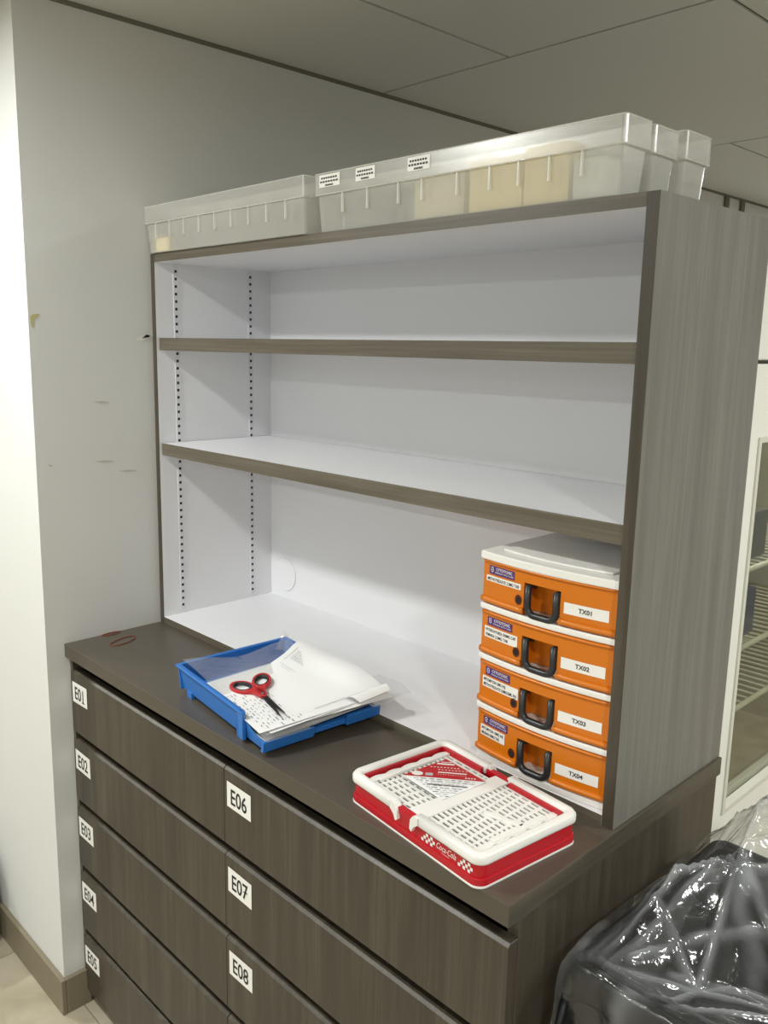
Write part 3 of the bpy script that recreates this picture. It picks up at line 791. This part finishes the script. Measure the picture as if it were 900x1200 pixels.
for r_ in range(9):
    y = -.006 - r_ * .0058; hw = .058 + y
    x = -hw * .85
    while x < hw * .8:
        l = random.uniform(.003, .009); bar(x, x + l, y, .0016, random.choice((2, 2, 3, 3))); x += l + random.uniform(.001, .004)
bar(-.024, .034, -.0215, .0018, 1)
mb.build('card_print', ['crate_white', 'ink', 'grey_ink', 'pale_ink'], card)

# ------------------------------------------------------------------ rubber bands
for (cx, cyy, a, b_, rz, lb) in ((.071, .105, .036, .015, 1.90, 'thin reddish rubber band forming an oval on the worktop'),
                                 (.0095, .108, .022, .0065, 1.57, 'thin reddish rubber band lying against the grey wall')):
    t = thing('rubber_band', lb, 'rubber band', (cx, cyy, .9012), rz)
    mb = MB(); mb.tube([(a * math.cos(2 * PI * i / 40) * (1 + .06 * math.sin(3 * 2 * PI * i / 40)), b_ * math.sin(2 * PI * i / 40), .0) for i in range(40)], .0011, 6, closed=True)
    mb.build('loop', 'rubber', t)

# ------------------------------------------------------------------ bin with clear liner
BX, BY, BL, BWd, BH = 1.243, .085, .47, .42, .80
t = thing('waste_bin', 'large black plastic bin with a clear liner beside the drawer cabinet', 'bin', (BX, BY, 0))
mb = MB()
sec = [(.04, 0), (.038, .02), (.012, BH - .10), (.010, BH - .03)]
rings = [[(x, y, z) for x, y in rrect(i, i, BL - i, BWd - i, .05, 6)] for i, z in sec]
inner = [[(x, y, z) for x, y in rrect(i, i, BL - i, BWd - i, .05, 6)] for i, z in ((.014, BH - .03), (.044, .03))]
mb.loft(rings + inner, 0, True); mb.build('body', 'bin_black', t)
mb = MB()
rr = [(.010, BH - .09), (-.001, BH - .085), (-.001, BH - .006), (.003, BH), (.012, BH), (.016, BH - .006), (.016, BH - .03)]
mb.loft([[(x, y, z) for x, y in rrect(i, i, BL - i, BWd - i, .022, 6)] for i, z in rr], 0, True, True, False); mb.build('rim', 'bin_black', t)
# grip loop at the front corner
mb = MB(); mb.tube([(.004 + .008 * math.sin(PI * k / 8), -.002 - .026 * math.sin(PI * k / 8), BH - .045 - .075 * k / 8) for k in range(9)], .006, 8); mb.build('grip', 'bin_black', t)
mb = MB(); mb.prism([(.045 + .030 * math.cos(2 * PI * i / 20), BH - .055 + .016 * math.sin(2 * PI * i / 20)) for i in range(20)], 0, .002, fn=lambda x, z, q: (x, -.003 + q, z)); mb.build('grip_opening', 'black', t)
# liner
random.seed(11)
def nz(x, y, z, s): return noise.noise(Vector((x * s, y * s, z * s)))
def ridge(x, y, s, o): return 1 - abs(noise.noise(Vector((x * s + o, y * s - o, o))))*2
mb = MB(); NU = 280; per = rrect(0, 0, BL, BWd, .02, 9)
# resample perimeter evenly
pts = [Vector(p) for p in per] + [Vector(per[0])]
ln = [0]
for a, b_ in zip(pts[:-1], pts[1:]): ln.append(ln[-1] + (b_ - a).length)
def per_at(u):
    d = (u % 1) * ln[-1]
    for k in range(len(pts) - 1):
        if d <= ln[k + 1] + 1e-9:
            q = (d - ln[k]) / max(1e-9, ln[k + 1] - ln[k]); return pts[k].lerp(pts[k + 1], q)
    return pts[-1]
ctr = Vector((BL / 2, BWd / 2))
# profile: inset (fraction to centre), height
prof = []
for i in range(7): prof.append((-.035 + .010 * (i / 6), BH - .115 + .10 * i / 6, 'o'))
for a, z in ((-.022, BH + .002), (-.004, BH + .008), (.03, BH + .010)): prof.append((a, z, 'r'))
NI = 72
for i in range(1, NI + 1):
    q = i / NI; prof.append((.03 + .95 * q, BH + .010 - .16 * q ** .9, 'i'))
CS = .115; rl = random.Random(4); JT = {}; TRW = {}  # TRW: milky weight per facet, paints in the haze of grazing light
def lat(i, j):
    if (i, j) not in JT: JT[(i, j)] = ((i + rl.uniform(-.36, .36)) * CS, (j + rl.uniform(-.36, .36)) * CS, rl.uniform(-.034, .034))
    return JT[(i, j)]
for i in range(-2, 9):
    for j in range(-2, 9): lat(i, j)
def crease(x, y):
    """flat facets between random creases, each crease pinched into a thin ridge"""
    i0, j0 = int(math.floor(x / CS)), int(math.floor(y / CS))
    for i in range(i0 - 1, i0 + 2):
        for j in range(j0 - 1, j0 + 2):
            a, b_, c, d = lat(i, j), lat(i + 1, j), lat(i + 1, j + 1), lat(i, j + 1)
            for T in ((a, b_, c), (a, c, d)):
                (x1, y1, h1), (x2, y2, h2), (x3, y3, h3) = T
                den = (y2 - y3) * (x1 - x3) + (x3 - x2) * (y1 - y3)
                if abs(den) < 1e-9: continue
                l1 = ((y2 - y3) * (x - x3) + (x3 - x2) * (y - y3)) / den
                l2 = ((y3 - y1) * (x - x3) + (x1 - x3) * (y - y3)) / den
                l3 = 1 - l1 - l2
                if l1 >= -1e-6 and l2 >= -1e-6 and l3 >= -1e-6:
                    m_ = max(0, min(l1, l2, l3))
                    return l1 * h1 + l2 * h2 + l3 * h3 + .006 * math.exp(-(m_ / .035) ** 2), max(math.exp(-(m_ / .045) ** 2), TRW.setdefault((i, j, T[1] is b_), rl.choice((0, 0, 0, .08, .3))))
    return 0, 0
def seg_d(x, y, ax, ay, bx, by):
    t_ = max(0, min(1, ((x - ax) * (bx - ax) + (y - ay) * (by - ay)) / ((bx - ax) ** 2 + (by - ay) ** 2)))
    return math.hypot(x - ax - (bx - ax) * t_, y - ay - (by - ay) * t_), t_
FOLDS = [(.018, .02, .055, .41), (.022, .03, .10, .41), (.03, .025, .17, .41), (.02, .02, .30, .035), (.03, .03, .44, .09), (.10, .08, .30, .20),
         (.30, .20, .12, .33), (.12, .33, .26, .36), (.30, .20, .26, .36), (.05, .06, .17, .20), (.17, .20, .34, .14), (.26, .36, .33, .41), (.20, .30, .24, .41)]
def liner_z(x, y):
    e = min(x, y, BL - x, BWd - y); am = max(0, min(1, e / .05))
    d, tt = seg_d(x, y, .02, .02, .17, .40)
    tent = (.010 + .03 * tt) * max(0, 1 - d / .12)
    sag = -.15 * math.exp(-((x - .36) / .14) ** 2 - ((y - .20) / .17) ** 2)
    lift = .085 * max(0, (y - .08) / .34) * max(0, min(x / .085, (.42 - x) / .3, 1))
    h, wgt = crease(x, y)
    wgt *= .6 + .6 * noise.noise(Vector((x * 14, y * 14, 2.2)))
    rd = 0
    for k, (a, b_, c, d_) in enumerate(FOLDS):
        q, tq = seg_d(x + .008 * noise.noise(Vector((x * 16, y * 16, k))), y, a, b_, c, d_)
        g_ = math.exp(-(q / .0045) ** 2) * (.55 + .6 * noise.noise(Vector((tq * 7, k * 3.1, .5))))
        rd = max(rd, g_)
    pk = max(0, noise.noise(Vector((x * 30, y * 30, 7.7)))) * max(0, noise.noise(Vector((x * 7, y * 7, 1.1)))) * 3.2
    fine = .003 * ridge(x, y, 20, 1.7) + .0012 * ridge(x, y, 48, 4.2)
    return am * (tent + sag + h + fine + .008 * max(0, rd)) + lift, max(rd, wgt, pk) * am  # second value whitens folds and creases, bright streaks painted into the film
def lift_rim(p): return .085 * max(0, (p.y - .08) / .34) * max(0, min(p.x / .085, (.42 - p.x) / .3, 1))
def liner_pt(u, j):
    a, z, kd = prof[j]; p = per_at(u); d = ctr - p
    if kd == 'i':
        x, y = p.x + d.x * a, p.y + d.y * a
        h, wg = liner_z(x, y); WG.append(wg)
        return (x, y, BH + .010 + h)
    wv = .5 + .5 * math.sin(u * 2 * PI * 13 + 2 * math.sin(u * 2 * PI * 5))
    k = .010 * wv if kd == 'o' else .004 * wv
    n = -d.normalized()
    fl_ = .006 * nz(p.x, p.y, z, 18)
    x, y = p.x + d.x * a + n.x * (k + fl_), p.y + d.y * a + n.y * (k + fl_)
    x = max(x, -.024)
    if kd == 'r': z += .004 * nz(p.x, p.y, .3, 8) + lift_rim(p) * (j - 6) / 3
    else: z += .02 * nz(p.x, p.y, 1.3, 7) * (1 - j / 7)
    WG.append(.35 * wv ** 6 + .5 * max(0, noise.noise(Vector((u * 60, z * 9, 3)))))
    return (x, y, z)
WG = []
V = [liner_pt(i / NU, j) for j in range(len(prof)) for i in range(NU)]
F = [(j * NU + i, j * NU + (i + 1) % NU, (j + 1) * NU + (i + 1) % NU, (j + 1) * NU + i) for j in range(len(prof) - 1) for i in range(NU)]
mb.add(V, F, 0, True)
o = mb.build('bin_liner', 'liner', loc=(BX, BY, 0))
at_ = o.data.attributes.new('fold_haze', 'FLOAT', 'POINT'); at_.data.foreach_set('value', [max(0, min(1, q)) for q in WG]); tag(o, 'clear crumpled plastic liner draped over the black bin', 'bin liner')

# ------------------------------------------------------------------ glass-door fridge behind the shelf unit
FX, FY0, FY1 = 1.198, .585, 1.26
t = thing('fridge', 'white upright fridge with a framed glass door behind the shelf unit', 'fridge', (.55, FY0, 0))
dx = FX - .55; W = FY1 - FY0
mb = MB(); mb.box((0, 0, .02), (.03, W, 1.72)); mb.box((0, 0, .02), (dx - .045, .02, 1.72)); mb.box((0, W - .02, .02), (dx - .045, W, 1.72)); mb.box((0, 0, 1.50), (dx - .045, W, 1.72)); mb.box((0, 0, .02), (dx - .045, W, .70))
mb.build('body', 'fridge_white', t)
mb = MB(); mb.box((.031, .021, .701), (.04, W - .021, 1.499)); mb.box((.04, .021, .701), (dx - .046, .028, 1.499)); mb.box((.04, W - .028, .701), (dx - .046, W - .021, 1.499)); mb.box((.04, .028, .701), (dx - .046, W - .028, .71)); mb.box((.04, .028, 1.49), (dx - .046, W - .028, 1.499)); mb.build('lining', 'fridge_in', t)
mb = MB(); mb.box((dx - .044, 0, 1.542), (dx, W, 1.72)); mb.build('head_panel', 'fridge_white', t, bevel=.003)
gy0, gy1, gz0, gz1 = .040, W - .04, .770, 1.420
mb = MB(); 
mb.box((dx - .040, 0, .03), (dx, gy0, 1.536)); mb.box((dx - .040, gy1, .03), (dx, W, 1.536)); mb.box((dx - .040, gy0, .03), (dx, gy1, gz0)); mb.box((dx - .040, gy0, gz1), (dx, gy1, 1.536))
d = mb.build('door', 'fridge_white', t)
mb = MB()
Q = lambda i: [(gy0 + i, gz0 + i), (gy1 - i, gz0 + i), (gy1 - i, gz1 - i), (gy0 + i, gz1 - i)]
mb.loft([[(dx + h_, y, z) for y, z in Q(i)] for i, h_ in ((-.001, -.006), (-.001, .003), (.008, .003), (.011, -.010))], smooth=False, cap=False)
mb.build('glass_frame', 'rack_white', d)
mb = MB(); mb.box((dx - .014, gy0 + .002, gz0 + .002), (dx - .011, gy1 - .002, gz1 - .002)); mb.build('pane', 'glass', d)
mb = MB(); mb.box((0.01, .01, 0), (dx - .05, W - .01, .02)); mb.build('plinth', 'black', t)
mb = MB(); mb.box((dx - .11, .06, 1.482), (dx - .08, W - .06, 1.4898)); mb.build('added_glow_strip', 'lamp_glow', t)  # unseen glowing strip, added to brighten the dark interior
L = bpy.data.lights.new('fridge_fill_light', 'AREA'); L.shape = 'RECTANGLE'; L.size = .03; L.size_y = W - .12; L.energy = .55; L.color = (1, .97, .85)  # fill light added with the strip, no such source in view
lo = bpy.data.objects.new('fridge_fill_light', L); COL.objects.link(lo); lo.parent = t; lo.location = (dx - .095, W / 2, 1.480)
for z in (.895, 1.015, 1.165):
    mb = MB(); x0, x1, y0, y1 = .10, dx - .06, .03, W - .03
    mb.tube([(x1, y0, z), (x1, y1, z)], .005, 8); mb.tube([(x0, y0, z), (x0, y1, z)], .004, 6)
    for i in range(22):
        y = y0 + .008 + (y1 - y0 - .016) * i / 21; mb.tube([(x0, y, z + .004), (x1, y, z + .004)], .002, 5)
    mb.build('wire_shelf', 'rack_white', t)
for (y, z, l, dd, hh, mt, lb) in ((.06, .904, .16, .13, .055, 'rack_white', 'white carton on the lowest wire shelf of the fridge'),
                                  (.06, 1.024, .10, .16, .035, 'packet_white', 'flat white carton on the middle wire shelf of the fridge'),
                                  (.05, 1.174, .26, .2, .09, 'fridge_dark', 'dark box on the upper wire shelf of the fridge'),
                                  (.17, 1.024, .12, .12, .09, 'blue_dark', 'dark blue box on the middle wire shelf of the fridge')):
    b = thing('carton', lb, 'carton', (FX - .075 - dd, FY0 + y, z), group='cartons inside the fridge')
    mb = MB(); mb.box((0, 0, 0), (dd, l, hh)); mb.build('box_body', mt, b, bevel=.003)
    mb = MB(); mb.box((dd * .1, 0.002, hh), (dd * .9, l - .002, hh + .0008)); mb.build('flap', mt, b)

# ------------------------------------------------------------------ small black bin at the foot of the white wall (only its edge shows)
t = thing('pedal_bin', 'small black round bin on the floor against the white wall', 'bin', (-.408, -.160, 0))
def turned(prof_): return [[(r_ * math.cos(2 * PI * i / 40), r_ * math.sin(2 * PI * i / 40), z) for i in range(40)] for r_, z in prof_]
mb = MB(); mb.loft(turned([(.085, 0), (.098, .006), (.105, .022), (.105, .128), (.103, .132)])); mb.build('body', 'bin_black', t)
mb = MB(); mb.loft(turned([(.099, .132), (.099, .142)])); mb.build('collar', 'steel', t)
mb = MB(); mb.loft(turned([(.101, .142), (.101, .230), (.094, .246), (.06, .256), (.0, .258)])); mb.build('lid', 'bin_black', t)
